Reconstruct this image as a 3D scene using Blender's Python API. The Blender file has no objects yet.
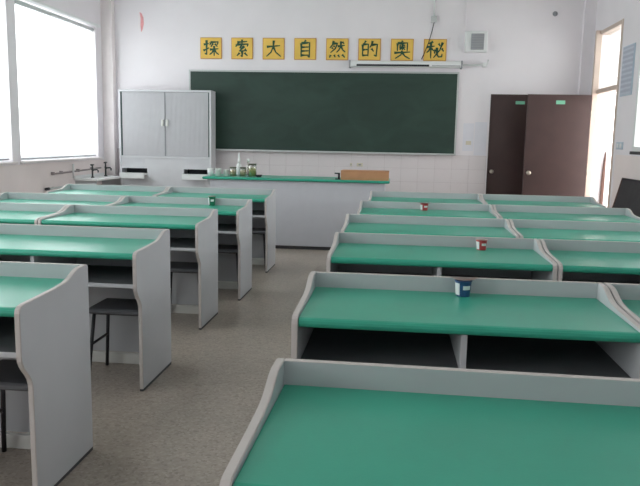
import bpy, bmesh, math, random
from mathutils import Vector, Matrix

random.seed(7)
SC = bpy.context.scene
COL = SC.collection

# ------------------------------------------------------------------ camera
cam_d = bpy.data.cameras.new('camera')
cam = bpy.data.objects.new('camera', cam_d)
COL.objects.link(cam)
cam_d.sensor_width = 36.0
cam_d.lens = 698.9 / 640 * 36
cam_d.clip_start = 0.05
YAW, PITCH, ROLL = 0.1048, 0.1465, 0.0196
fw = Vector((-math.sin(YAW) * math.cos(PITCH), math.cos(YAW) * math.cos(PITCH), -math.sin(PITCH)))
rt = Vector((math.cos(YAW), math.sin(YAW), 0))
dn = fw.cross(rt)
rt2 = rt * math.cos(ROLL) - dn * math.sin(ROLL)
dn2 = rt * math.sin(ROLL) + dn * math.cos(ROLL)
m3 = Matrix((rt2, -dn2, -fw)).transposed()
cam.matrix_world = Matrix.Translation((0, 0, 1.42)) @ m3.to_4x4()
SC.camera = cam

# ------------------------------------------------------------------ sky, exposure
world = bpy.data.worlds.new('overcast_sky')
SC.world = world
world.use_nodes = True
bg = world.node_tree.nodes['Background']
bg.inputs[0].default_value = (1.0, 0.965, 0.955, 1)
bg.inputs[1].default_value = 5.5
SC.view_settings.view_transform = 'Standard'
SC.view_settings.look = 'None'
SC.view_settings.gamma = 1.0
SC.view_settings.use_curve_mapping = False
SC.view_settings.exposure = 0.55
SC.cycles.use_denoising = True
SC.cycles.max_bounces = 10
SC.cycles.diffuse_bounces = 6
SC.cycles.transparent_max_bounces = 16
SC.cycles.caustics_reflective = False
SC.cycles.caustics_refractive = False
SC.cycles.sample_clamp_indirect = 6.0

# room extents (metres)
XL, XR, YF, YB, ZC = -4.445, 2.70, 10.50, -2.2, 3.75
WIN_L = [(7.97, 10.17), (5.75, 7.78), (3.38, 5.41), (1.0, 3.03), (-1.4, 0.65)]   # left windows, y ranges; rearmost one unseen, added to raise rear light
WLZ = (1.10, 3.0)
WIN_R = [(6.75, 8.42), (4.2, 6.2)]
WRZ = (1.36, 2.46)

def portal(x, y0, y1, z0, z1, direction):
    ld = bpy.data.lights.new('window_daylight', 'AREA')
    ld.shape = 'RECTANGLE'
    ld.size = (z1 - z0)
    ld.size_y = (y1 - y0)
    ld.cycles.is_portal = True
    o = bpy.data.objects.new('window_daylight', ld)
    COL.objects.link(o)
    o.location = (x, (y0 + y1) / 2, (z0 + z1) / 2)
    o.rotation_euler = (0, -math.pi / 2 if direction > 0 else math.pi / 2, 0)
for a, b in WIN_L:
    portal(XL - 0.26, a, b, *WLZ, 1)
for a, b in WIN_R:
    portal(XR + 0.26, a, b, *WRZ, -1)
portal(XR + 0.26, 9.12, 10.1, 0, 2.97, -1)

# ------------------------------------------------------------------ materials
def lin(c):
    r = []
    for v in c:
        v = v / 255
        r.append(v / 12.92 if v <= 0.04045 else ((v + 0.055) / 1.055) ** 2.4)
    return (*r, 1)

MATS = {}
def mat(name, rgb, rough=0.5, metal=0.0, spec=0.5, noise=0.0, nscale=8.0, bump=0.0, bscale=60.0, coat=0.0):
    if name in MATS:
        return MATS[name]
    m = bpy.data.materials.new(name)
    m.use_nodes = True
    nt = m.node_tree
    b = nt.nodes['Principled BSDF']
    b.inputs['Roughness'].default_value = rough
    b.inputs['Metallic'].default_value = metal
    b.inputs['Specular IOR Level'].default_value = spec
    b.inputs['Coat Weight'].default_value = coat
    col = lin(rgb)
    tc = nt.nodes.new('ShaderNodeTexCoord')
    if noise > 0:
        n = nt.nodes.new('ShaderNodeTexNoise')
        n.inputs['Scale'].default_value = nscale
        n.inputs['Detail'].default_value = 5
        nt.links.new(tc.outputs['Object'], n.inputs['Vector'])
        r = nt.nodes.new('ShaderNodeValToRGB')
        r.color_ramp.elements[0].position = 0.3
        r.color_ramp.elements[1].position = 0.7
        r.color_ramp.elements[0].color = tuple(v * (1 - noise) for v in col[:3]) + (1,)
        r.color_ramp.elements[1].color = tuple(min(1, v * (1 + noise)) for v in col[:3]) + (1,)
        nt.links.new(n.outputs['Fac'], r.inputs['Fac'])
        nt.links.new(r.outputs['Color'], b.inputs['Base Color'])
    else:
        b.inputs['Base Color'].default_value = col
    if bump > 0:
        n2 = nt.nodes.new('ShaderNodeTexNoise')
        n2.inputs['Scale'].default_value = bscale
        nt.links.new(tc.outputs['Object'], n2.inputs['Vector'])
        bp = nt.nodes.new('ShaderNodeBump')
        bp.inputs['Strength'].default_value = bump
        bp.inputs['Distance'].default_value = 0.004
        nt.links.new(n2.outputs['Fac'], bp.inputs['Height'])
        nt.links.new(bp.outputs['Normal'], b.inputs['Normal'])
    MATS[name] = m
    return m

def thin_glass(name, rgb, refl=0.08):
    m = bpy.data.materials.new(name)
    m.use_nodes = True
    nt = m.node_tree
    nt.nodes.clear()
    out = nt.nodes.new('ShaderNodeOutputMaterial')
    t = nt.nodes.new('ShaderNodeBsdfTransparent')
    t.inputs[0].default_value = lin(rgb)
    g = nt.nodes.new('ShaderNodeBsdfGlossy')
    g.inputs['Roughness'].default_value = 0.03
    lw = nt.nodes.new('ShaderNodeLayerWeight')
    lw.inputs['Blend'].default_value = 0.25
    mp = nt.nodes.new('ShaderNodeMath')
    mp.operation = 'MULTIPLY_ADD'
    mp.inputs[1].default_value = 0.6
    mp.inputs[2].default_value = refl
    nt.links.new(lw.outputs['Facing'], mp.inputs[0])
    mx = nt.nodes.new('ShaderNodeMixShader')
    nt.links.new(mp.outputs[0], mx.inputs[0])
    nt.links.new(t.outputs[0], mx.inputs[1])
    nt.links.new(g.outputs[0], mx.inputs[2])
    nt.links.new(mx.outputs[0], out.inputs[0])
    return m

M_WALL = mat('wall_paint', (236, 232, 236), 0.85, noise=0.03, nscale=1.5, bump=0.06)
M_CEIL = mat('ceiling_paint', (238, 238, 238), 0.9, noise=0.02)
M_DADO = mat('dado_paint', (236, 226, 224), 0.55, noise=0.04, nscale=2.0)
M_TILE = mat('dado_tile', (226, 220, 222), 0.3, noise=0.02, nscale=3)
M_GROUT = mat('tile_grout', (196, 188, 190), 0.9, noise=0.03)
M_CHASE = mat('corner_chase_paint', (236, 229, 229), 0.8, noise=0.03)
M_SILL = mat('sill_stone', (226, 219, 219), 0.5, noise=0.05)
M_WFRAME = mat('window_frame_paint', (206, 212, 214), 0.4, noise=0.03)
M_CREAM = mat('cream_door_frame', (206, 188, 176), 0.5, noise=0.04)
M_DOOR = mat('brown_door_veneer', (66, 47, 45), 0.5, noise=0.10, nscale=6)
M_GLASS = thin_glass('window_glass', (246, 250, 250), 0.04)
M_FROST = mat('cloudy_plastic', (226, 226, 222), 0.35, noise=0.05, nscale=30)
M_CLEAR = thin_glass('clear_lab_glass', (246, 246, 243), 0.10)
M_PANEL = mat('grey_laminate', (190, 192, 196), 0.45, noise=0.03, nscale=3)
M_EDGE = mat('edge_banding', (197, 191, 188), 0.5, noise=0.03)
M_GREEN = mat('green_worktop', (54, 164, 138), 0.30, spec=0.4, noise=0.05, nscale=5, bump=0.04, bscale=140)
M_INNER = mat('compartment_laminate', (150, 152, 156), 0.6, noise=0.04)
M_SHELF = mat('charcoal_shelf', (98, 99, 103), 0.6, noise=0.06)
M_FOOT = mat('dark_foot_strip', (70, 70, 74), 0.6)
M_KICK = mat('white_kick_board', (214, 214, 210), 0.5, noise=0.02)
M_STOOL = mat('stool_seat', (92, 94, 98), 0.5, noise=0.08)
M_STEEL = mat('black_steel', (44, 44, 48), 0.45, metal=0.2)
M_ALU = mat('aluminium', (196, 200, 200), 0.4, metal=0.35, noise=0.02)
M_WHITE = mat('white_plastic', (228, 230, 230), 0.4, noise=0.01)
M_GREYP = mat('grey_plastic', (150, 152, 156), 0.6, noise=0.03)
M_CAB = mat('cabinet_enamel', (205, 206, 210), 0.45, noise=0.02)
M_CABD = mat('cabinet_slats', (196, 196, 200), 0.5, noise=0.02)
M_DARK = mat('dark_recess', (42, 44, 50), 0.7)
M_DKGREEN = mat('cabinet_side_seal', (52, 74, 74), 0.6)
M_TDESK = mat('teacher_desk_laminate', (198, 199, 206), 0.45, noise=0.02)
M_CARD = mat('brown_board', (192, 142, 104), 0.7, noise=0.06, nscale=10)
M_YEL = mat('yellow_plaque', (236, 196, 92), 0.55, noise=0.08, nscale=6)
M_OEDGE = mat('plaque_border', (206, 150, 84), 0.6)
M_INK = mat('green_ink', (18, 72, 50), 0.5, noise=0.2, nscale=30)
M_RED = mat('faded_red_ribbon', (236, 168, 172), 0.7, noise=0.12, nscale=20)
M_PAPER = mat('white_paper', (228, 228, 236), 0.8, noise=0.02)
M_YMARK = mat('yellow_mark', (214, 206, 186), 0.7)
M_SIGN = mat('green_sign_plate', (120, 190, 160), 0.5, noise=0.05)
M_BRASS = mat('knob_metal', (190, 180, 168), 0.3, metal=0.7)
M_BLUEG = mat('switch_plate', (186, 200, 214), 0.4)
M_SLATE = mat('slate_black', (54, 56, 58), 0.42, noise=0.25, nscale=9)
M_WOOD = mat('dark_wood', (96, 66, 56), 0.6, noise=0.12, nscale=12)
M_PIPE = mat('grey_pipe', (150, 142, 142), 0.45, metal=0.3)
M_TAP = mat('dark_tap_metal', (72, 76, 76), 0.35, metal=0.6)
M_OLIVE = mat('olive_specimen', (208, 198, 156), 0.6, noise=0.25, nscale=60)
M_MOSS = mat('green_jar_label', (164, 174, 92), 0.6, noise=0.2, nscale=50)
M_LID = mat('dark_olive_lid', (86, 88, 70), 0.5)
M_CUPB = mat('blue_cup_print', (52, 84, 130), 0.35, noise=0.35, nscale=45)
M_CUPR = mat('red_cup_print', (190, 70, 74), 0.35, noise=0.2, nscale=45)
M_FOIL = mat('foil', (186, 168, 162), 0.3, metal=0.6)
M_CUPG = mat('green_cup_print', (40, 122, 92), 0.3, noise=0.3, nscale=60)
M_OUT = mat('outdoor_render', (225, 225, 222), 0.8, noise=0.03)

def floor_material():
    m = bpy.data.materials.new('terrazzo')
    m.use_nodes = True
    nt = m.node_tree
    b = nt.nodes['Principled BSDF']
    tc = nt.nodes.new('ShaderNodeTexCoord')
    v = nt.nodes.new('ShaderNodeTexVoronoi')
    v.inputs['Scale'].default_value = 85
    nt.links.new(tc.outputs['Object'], v.inputs['Vector'])
    sep = nt.nodes.new('ShaderNodeSeparateColor')
    nt.links.new(v.outputs['Color'], sep.inputs[0])
    r = nt.nodes.new('ShaderNodeValToRGB')
    e = r.color_ramp.elements
    e[0].position, e[0].color = 0.0, lin((140, 131, 122))
    e[1].position, e[1].color = 1.0, lin((178, 168, 158))
    x = e.new(0.25); x.color = lin((160, 150, 140))
    x = e.new(0.75); x.color = lin((166, 156, 146))
    nt.links.new(sep.outputs[0], r.inputs['Fac'])
    n = nt.nodes.new('ShaderNodeTexNoise')
    n.inputs['Scale'].default_value = 1.6
    n.inputs['Detail'].default_value = 6
    n.inputs['Roughness'].default_value = 0.65
    nt.links.new(tc.outputs['Object'], n.inputs['Vector'])
    r2 = nt.nodes.new('ShaderNodeValToRGB')
    r2.color_ramp.elements[0].position = 0.3
    r2.color_ramp.elements[0].color = (0.80, 0.79, 0.78, 1)
    r2.color_ramp.elements[1].position = 0.7
    r2.color_ramp.elements[1].color = (1.08, 1.07, 1.06, 1)
    nt.links.new(n.outputs['Fac'], r2.inputs['Fac'])
    mx = nt.nodes.new('ShaderNodeMix')
    mx.data_type = 'RGBA'
    mx.blend_type = 'MULTIPLY'
    mx.inputs[0].default_value = 1.0
    nt.links.new(r.outputs['Color'], mx.inputs[6])
    nt.links.new(r2.outputs['Color'], mx.inputs[7])
    nt.links.new(mx.outputs[2], b.inputs['Base Color'])
    rr = nt.nodes.new('ShaderNodeMapRange')
    rr.inputs['To Min'].default_value = 0.26
    rr.inputs['To Max'].default_value = 0.46
    nt.links.new(n.outputs['Fac'], rr.inputs['Value'])
    nt.links.new(rr.outputs[0], b.inputs['Roughness'])
    return m
M_FLOOR = floor_material()

def board_material():
    m = bpy.data.materials.new('chalkboard_green')
    m.use_nodes = True
    nt = m.node_tree
    b = nt.nodes['Principled BSDF']
    b.inputs['Roughness'].default_value = 0.55
    tc = nt.nodes.new('ShaderNodeTexCoord')
    mp = nt.nodes.new('ShaderNodeMapping')
    mp.inputs['Scale'].default_value = (1.2, 1, 2.4)
    mp.inputs['Rotation'].default_value = (0, 0.5, 0)
    nt.links.new(tc.outputs['Object'], mp.inputs['Vector'])
    n = nt.nodes.new('ShaderNodeTexNoise')
    n.inputs['Scale'].default_value = 1.5
    n.inputs['Detail'].default_value = 6
    n.inputs['Distortion'].default_value = 1.2
    nt.links.new(mp.outputs['Vector'], n.inputs['Vector'])
    r = nt.nodes.new('ShaderNodeValToRGB')
    r.color_ramp.elements[0].position = 0.35
    r.color_ramp.elements[0].color = lin((31, 55, 47))
    r.color_ramp.elements[1].position = 0.75
    r.color_ramp.elements[1].color = lin((42, 68, 58))
    nt.links.new(n.outputs['Fac'], r.inputs['Fac'])
    nt.links.new(r.outputs['Color'], b.inputs['Base Color'])
    return m
M_BOARD = board_material()

def blind_material():
    m = bpy.data.materials.new('white_blind_fabric')
    m.use_nodes = True
    nt = m.node_tree
    nt.nodes.clear()
    out = nt.nodes.new('ShaderNodeOutputMaterial')
    d = nt.nodes.new('ShaderNodeBsdfDiffuse')
    d.inputs[0].default_value = (0.85, 0.87, 0.88, 1)
    t = nt.nodes.new('ShaderNodeBsdfTranslucent')
    t.inputs[0].default_value = (0.85, 0.87, 0.88, 1)
    tr = nt.nodes.new('ShaderNodeBsdfTransparent')
    tr.inputs[0].default_value = (0.97, 0.98, 1, 1)
    tc = nt.nodes.new('ShaderNodeTexCoord')
    n = nt.nodes.new('ShaderNodeTexNoise')
    n.inputs['Scale'].default_value = 14
    nt.links.new(tc.outputs['Object'], n.inputs['Vector'])
    mr = nt.nodes.new('ShaderNodeMapRange')
    mr.inputs['To Min'].default_value = 0.40
    mr.inputs['To Max'].default_value = 0.50
    nt.links.new(n.outputs['Fac'], mr.inputs['Value'])
    m1 = nt.nodes.new('ShaderNodeMixShader')
    m1.inputs[0].default_value = 0.6
    nt.links.new(d.outputs[0], m1.inputs[1])
    nt.links.new(t.outputs[0], m1.inputs[2])
    m2 = nt.nodes.new('ShaderNodeMixShader')
    nt.links.new(mr.outputs[0], m2.inputs[0])
    nt.links.new(m1.outputs[0], m2.inputs[1])
    nt.links.new(tr.outputs[0], m2.inputs[2])
    nt.links.new(m2.outputs[0], out.inputs[0])
    return m
M_BLIND = blind_material()

def poster_material():
    m = bpy.data.materials.new('blue_grey_notice_print')
    m.use_nodes = True
    nt = m.node_tree
    b = nt.nodes['Principled BSDF']
    b.inputs['Roughness'].default_value = 0.5
    tc = nt.nodes.new('ShaderNodeTexCoord')
    mp = nt.nodes.new('ShaderNodeMapping')
    mp.inputs['Scale'].default_value = (0, 16, 11)
    nt.links.new(tc.outputs['Object'], mp.inputs['Vector'])
    w = nt.nodes.new('ShaderNodeTexWave')
    w.bands_direction = 'Z'
    w.inputs['Scale'].default_value = 0.5
    w.inputs['Distortion'].default_value = 0.4
    nt.links.new(mp.outputs['Vector'], w.inputs['Vector'])
    n = nt.nodes.new('ShaderNodeTexNoise')
    n.inputs['Scale'].default_value = 3
    nt.links.new(mp.outputs['Vector'], n.inputs['Vector'])
    mu = nt.nodes.new('ShaderNodeMath'); mu.operation = 'MULTIPLY'
    nt.links.new(w.outputs['Fac'], mu.inputs[0])
    nt.links.new(n.outputs['Fac'], mu.inputs[1])
    r = nt.nodes.new('ShaderNodeValToRGB')
    r.color_ramp.elements[0].position = 0.1
    r.color_ramp.elements[0].color = lin((172, 178, 194))
    r.color_ramp.elements[1].position = 0.55
    r.color_ramp.elements[1].color = lin((198, 204, 216))
    nt.links.new(mu.outputs[0], r.inputs['Fac'])
    nt.links.new(r.outputs['Color'], b.inputs['Base Color'])
    return m
M_POSTER = poster_material()

# ------------------------------------------------------------------ helpers
def bm_box(bm, x0, x1, y0, y1, z0, z1, bev=0.0, mi=0):
    vs = [bm.verts.new((x, y, z)) for x in (x0, x1) for y in (y0, y1) for z in (z0, z1)]
    fs = []
    for q in ((0, 1, 3, 2), (4, 6, 7, 5), (0, 4, 5, 1), (2, 3, 7, 6), (0, 2, 6, 4), (1, 5, 7, 3)):
        f = bm.faces.new([vs[i] for i in q])
        f.material_index = mi
        fs.append(f)
    if bev > 0:
        es = list({e for f in fs for e in f.edges})
        bmesh.ops.bevel(bm, geom=es, offset=bev, segments=1, affect='EDGES')
    return fs

def bm_tube(bm, pts, r, seg=10, cap=True):
    pts = [Vector(p) for p in pts]
    rings = []
    up = None
    for i, p in enumerate(pts):
        t = (pts[min(i + 1, len(pts) - 1)] - pts[max(i - 1, 0)]).normalized()
        if up is None:
            up = Vector((0, 0, 1)) if abs(t.z) < 0.9 else Vector((1, 0, 0))
        a = t.cross(up).normalized()
        b = a.cross(t).normalized()
        up = b
        rr = r[i] if isinstance(r, (list, tuple)) else r
        rings.append([bm.verts.new(p + a * rr * math.cos(2 * math.pi * k / seg) + b * rr * math.sin(2 * math.pi * k / seg)) for k in range(seg)])
    for i in range(len(rings) - 1):
        for k in range(seg):
            f = bm.faces.new((rings[i][k], rings[i][(k + 1) % seg], rings[i + 1][(k + 1) % seg], rings[i + 1][k]))
            f.smooth = True
    if cap:
        bm.faces.new(rings[0][::-1])
        bm.faces.new(rings[-1])

def bm_lathe(bm, prof, seg=20, cx=0, cy=0):
    """prof: list of (r, z) from bottom outside up; closed to the axis where r == 0"""
    rings = []
    for r, z in prof:
        if r == 0:
            rings.append([bm.verts.new((cx, cy, z))])
        else:
            rings.append([bm.verts.new((cx + r * math.cos(2 * math.pi * k / seg), cy + r * math.sin(2 * math.pi * k / seg), z)) for k in range(seg)])
    for i in range(len(rings) - 1):
        a, b = rings[i], rings[i + 1]
        for k in range(seg):
            k2 = (k + 1) % seg
            if len(a) == 1 and len(b) == 1:
                continue
            if len(a) == 1:
                f = bm.faces.new((a[0], b[k2], b[k]))
            elif len(b) == 1:
                f = bm.faces.new((a[k], a[k2], b[0]))
            else:
                f = bm.faces.new((a[k], a[k2], b[k2], b[k]))
            f.smooth = True

def bm_prism(bm, poly, axis, a0, a1, bev=0.0, mi_side=0, mi_cap=0):
    """extrude a 2-D outline. axis 'x': poly is (y,z); axis 'y': poly is (x,z)"""
    def P(u, v, a):
        return (a, u, v) if axis == 'x' else (u, a, v)
    A = [bm.verts.new(P(u, v, a0)) for u, v in poly]
    B = [bm.verts.new(P(u, v, a1)) for u, v in poly]
    n = len(poly)
    fa = bm.faces.new(A[::-1]); fb = bm.faces.new(B)
    fa.material_index = fb.material_index = mi_cap
    for i in range(n):
        f = bm.faces.new((A[i], A[(i + 1) % n], B[(i + 1) % n], B[i]))
        f.material_index = mi_side
    bmesh.ops.recalc_face_normals(bm, faces=bm.faces[:])
    if bev > 0:
        es = list(set(fa.edges) | set(fb.edges))
        bmesh.ops.bevel(bm, geom=es, offset=bev, segments=2, affect='EDGES', material=mi_side)

def finish(bm, name, mats):
    bmesh.ops.recalc_face_normals(bm, faces=bm.faces[:])
    me = bpy.data.meshes.new(name)
    bm.to_mesh(me)
    bm.free()
    for m in (mats if isinstance(mats, (list, tuple)) else [mats]):
        me.materials.append(m)
    return me

def link(name, me, parent=None, loc=(0, 0, 0), rot=(0, 0, 0)):
    o = bpy.data.objects.new(name, me)
    COL.objects.link(o)
    o.location = loc
    o.rotation_euler = rot
    if parent is not None:
        o.parent = parent
    return o

def part(name, bm, mats, parent=None, loc=(0, 0, 0), rot=(0, 0, 0)):
    return link(name, finish(bm, name, mats), parent, loc, rot)

def box(name, x0, x1, y0, y1, z0, z1, m, parent=None, bev=0.0):
    """a box with its origin at the middle of its base, in the parent's frame"""
    bm = bmesh.new()
    cx, cy = (x0 + x1) / 2, (y0 + y1) / 2
    bm_box(bm, x0 - cx, x1 - cx, y0 - cy, y1 - cy, 0, z1 - z0, bev)
    return part(name, bm, m, parent, (cx, cy, z0))

def thing(name, label, cat, loc=(0, 0, 0), rotz=0.0, group=None):
    o = bpy.data.objects.new(name, None)
    COL.objects.link(o)
    o.empty_display_size = 0.1
    o.location = loc
    o.rotation_euler = (0, 0, rotz)
    return tag(o, label, cat, group)

def tag(o, label, cat, group=None):
    o['label'] = label
    o['category'] = cat
    if group:
        o['group'] = group
    return o

def struct(o, label=None, cat=None):
    o['kind'] = 'structure'
    if label:
        o['label'] = label
    if cat:
        o['category'] = cat
    return o

def dup(root, loc, label, rotz=None):
    r = root.copy()
    COL.objects.link(r)
    r.location = loc
    if rotz is not None:
        r.rotation_euler = (0, 0, rotz)
    r['label'] = label
    for ch in list(root.children):
        c = ch.copy()
        COL.objects.link(c)
        c.parent = r
        for g in list(ch.children):
            d = g.copy()
            COL.objects.link(d)
            d.parent = c
    return r

# ================================================================== THE ROOM
def wall_with_openings(name, axis, c0, c1, s0, s1, z0, z1, holes, m, label):
    """axis 'y': wall runs along y, thickness c0..c1 in x; axis 'x': runs along x, thickness in y"""
    bm = bmesh.new()
    def b(a0, a1, h0, h1):
        if a1 - a0 < 1e-4 or h1 - h0 < 1e-4:
            return
        if axis == 'y':
            bm_box(bm, c0, c1, a0, a1, h0, h1)
        else:
            bm_box(bm, a0, a1, c0, c1, h0, h1)
    cur = s0
    for a0, a1, h0, h1 in sorted(holes):
        b(cur, a0, z0, z1)
        b(a0, a1, z0, h0)
        b(a0, a1, h1, z1)
        cur = a1
    b(cur, s1, z0, z1)
    return struct(part(name, bm, m), label, 'wall')

fl = box('floor', XL - 0.25, XR + 0.25, YB - 0.25, YF + 0.25, -0.12, 0, M_FLOOR)
struct(fl, 'grey speckled terrazzo floor of the classroom', 'floor')
cl = box('ceiling', XL - 0.25, XR + 0.25, YB - 0.25, YF + 0.25, ZC, ZC + 0.15, M_CEIL)
struct(cl, 'plain white ceiling of the classroom', 'ceiling')

FD = (1.335, 2.235, 2.12)      # closed door in the front wall: x0, x1, height
RD = (9.14, 10.10, 2.95)       # doorway in the right wall: y0, y1, height incl. transom
wall_front = wall_with_openings('wall_front', 'x', YF, YF + 0.25, XL - 0.25, XR + 0.25, 0, ZC,
                                [(FD[0], FD[1], 0, FD[2])], M_WALL, 'white front wall behind the blackboard')
wall_left = wall_with_openings('wall_left', 'y', XL - 0.25, XL, YB, YF, 0, ZC,
                               [(a, b, *WLZ) for a, b in WIN_L], M_WALL, 'white left wall with the bright windows')
wall_right = wall_with_openings('wall_right', 'y', XR, XR + 0.25, YB, YF, 0, ZC,
                                [(a, b, *WRZ) for a, b in WIN_R] + [(RD[0], RD[1], 0, RD[2])], M_WALL,
                                'white right wall with the open doorway')
struct(box('wall_back', XL - 0.25, XR + 0.25, YB - 0.25, YB, 0, ZC, M_WALL), 'white back wall of the classroom', 'wall')

# dado: paint on the left and right walls, tiles on the front wall
bm = bmesh.new(); bm_box(bm, XL, XL + 0.006, YB, YF, 0, 1.06)
struct(part('trim_1', bm, M_DADO), 'pinkish painted dado below the left windows', 'dado')
bm = bmesh.new(); bm_box(bm, XR - 0.006, XR, YB, 9.05, 0, 1.31)
struct(part('trim_2', bm, M_DADO), 'pinkish painted dado on the right wall beside the doorway', 'dado')
bm = bmesh.new(); bm_box(bm, -4.28, FD[0] - 0.02, YF - 0.004, YF, 0, 1.232)
part('tile_backing', bm, M_GROUT, wall_front)
TW, TH = 0.2465, 0.2
bm = bmesh.new(); bm_box(bm, -TW / 2 + 0.0015, TW / 2 - 0.0015, -0.0075, 0, 0.0015, TH - 0.0015, 0.0015)
tile_me = finish(bm, 'tile', M_TILE)
ncol = int((FD[0] - 0.02 + 4.28) / TW)
for i in range(ncol):
    for j in range(6):
        x = FD[0] - 0.022 - TW * (i + 0.5)
        link('tile', tile_me, wall_front, (x, YF - 0.0015 - random.uniform(0, 0.0012), 0.03 + j * TH))
# corner chases
struct(box('trim_3', XL, -4.278, YF - 0.12, YF, 0, ZC, M_CHASE), 'vertical boxed corner beside the cabinet', 'trim')
struct(box('trim_4', 2.545, XR, YF - 0.09, YF, 0, ZC, M_WALL), 'vertical boxed corner above the brown doors', 'trim')
bm = bmesh.new(); bm_box(bm, 0.925, 0.945, YF - 0.012, YF, 2.62, ZC)
struct(part('trim_5', bm, M_WALL), 'thin painted conduit on the front wall beside the loudspeaker', 'trim')

# windows on the left
for i, (a, b) in enumerate(WIN_L):
    w = bpy.data.objects.new('window_%d' % (i + 1), None)
    COL.objects.link(w)
    w.location = (XL - 0.16, (a + b) / 2, WLZ[0])
    struct(w, ['bright blind-covered window nearest the front wall', 'bright blind-covered window at the left picture edge',
               'left window beyond the picture edge', 'left window beside the nearest desks', 'unseen left window towards the back wall, added for rear light'][i], 'window')
    hw, H = (b - a) / 2, WLZ[1] - WLZ[0]
    bm = bmesh.new()
    bm_box(bm, -0.03, 0.03, -hw, -hw + 0.05, 0, H); bm_box(bm, -0.03, 0.03, hw - 0.05, hw, 0, H)
    bm_box(bm, -0.03, 0.03, -hw + 0.05, hw - 0.05, 0, 0.05); bm_box(bm, -0.03, 0.03, -hw + 0.05, hw - 0.05, H - 0.05, H)
    bm_box(bm, -0.025, 0.025, -0.025, 0.025, 0.05, H - 0.05)
    part('window_frame', bm, M_WFRAME, w)
    for s in (-1, 1):
        for z0, z1 in ((0.05, H - 0.05),):
            bm = bmesh.new()
            y0, y1 = (0.025, hw - 0.05) if s > 0 else (-hw + 0.05, -0.025)
            bm_box(bm, -0.003, 0.003, y0, y1, z0, z1)
            part('pane', bm, M_GLASS, w)
    bm = bmesh.new(); bm_box(bm, 0.03, 0.215, -hw - 0.03, hw + 0.03, -0.03, -0.001, 0.004)
    part('window_sill', bm, M_SILL, w)

# windows on the right
for i, (a, b) in enumerate(WIN_R):
    w = bpy.data.objects.new('window_%d' % (i + 6), None)
    COL.objects.link(w)
    w.location = (XR + 0.06, (a + b) / 2, WRZ[0])
    struct(w, ['white-framed window at the right picture edge', 'corridor window in the right wall, middle one'][i], 'window')
    hw, H = (b - a) / 2, WRZ[1] - WRZ[0]
    bm = bmesh.new()
    for s in (-1, 1):
        y0, y1 = (hw - 0.06, hw) if s > 0 else (-hw, -hw + 0.06)
        bm_box(bm, -0.075, 0.04, y0, y1, 0, H)
    bm_box(bm, -0.075, 0.04, -hw + 0.06, hw - 0.06, H - 0.06, H)
    bm_box(bm, -0.075, 0.04, -hw + 0.06, hw - 0.06, 0, 0.05)
    bm_box(bm, -0.03, 0.03, -0.03, 0.03, 0.05, H - 0.06)
    part('window_frame', bm, M_WHITE, w)
    for s in (-1, 1):
        bm = bmesh.new()
        y0, y1 = (0.03, hw - 0.06) if s > 0 else (-hw + 0.06, -0.03)
        bm_box(bm, -0.003, 0.003, y0, y1, 0.05, H - 0.06)
        part('pane', bm, M_GLASS, w)
    bm = bmesh.new(); bm_box(bm, -0.09, -0.055, -hw - 0.02, hw + 0.02, -0.035, -0.001, 0.003)
    part('window_sill', bm, M_FOOT, w)

# roller blinds over the two windows in view
for i in range(2):
    a, b = WIN_L[i]
    t = thing('roller_blind', ['backlit white roller blind on the window beside the cabinet corner',
                               'backlit white roller blind cut off by the left picture edge'][i], 'blind',
              (XL - 0.03, (a + b) / 2, WLZ[0] + 0.015), group='white roller blinds on the left windows')
    hw, H = (b - a) / 2 - 0.02, WLZ[1] - WLZ[0] - 0.02
    bm = bmesh.new(); bm_tube(bm, [(0, -hw, H - 0.045), (0, hw, H - 0.045)], 0.026, 14)
    part('roller_tube', bm, M_ALU, t)
    bm = bmesh.new(); bm_tube(bm, [(0, -hw + 0.01, 0.008), (0, hw - 0.01, 0.012)], 0.008, 10)
    part('bottom_bar', bm, M_GREYP, t)
    bm = bmesh.new()
    NY, NZ = 40, 12
    grid = []
    for iy in range(NY + 1):
        row = []
        for iz in range(NZ + 1):
            y = -hw + 0.012 + (2 * hw - 0.024) * iy / NY
            z = 0.012 + (H - 0.06) * iz / NZ
            x = 0.006 * math.sin(iy * 0.9) * (iz / NZ) ** 2 + 0.004 * math.sin(iz * 1.3)
            if iy == 0:
                y += 0.012 * math.sin(iz * 2.1 + 1)
            row.append(bm.verts.new((x, y, z)))
        grid.append(row)
    for iy in range(NY):
        for iz in range(NZ):
            f = bm.faces.new((grid[iy][iz], grid[iy + 1][iz], grid[iy + 1][iz + 1], grid[iy][iz + 1]))
            f.smooth = True
    part('blind_fabric', bm, M_BLIND, t)
    bm = bmesh.new()
    bm_box(bm, 0.035, 0.09, -hw - 0.08, hw + 0.08, H - 0.0, H + 0.03, 0.004)
    part('head_rail', bm, M_WHITE, t)

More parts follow.
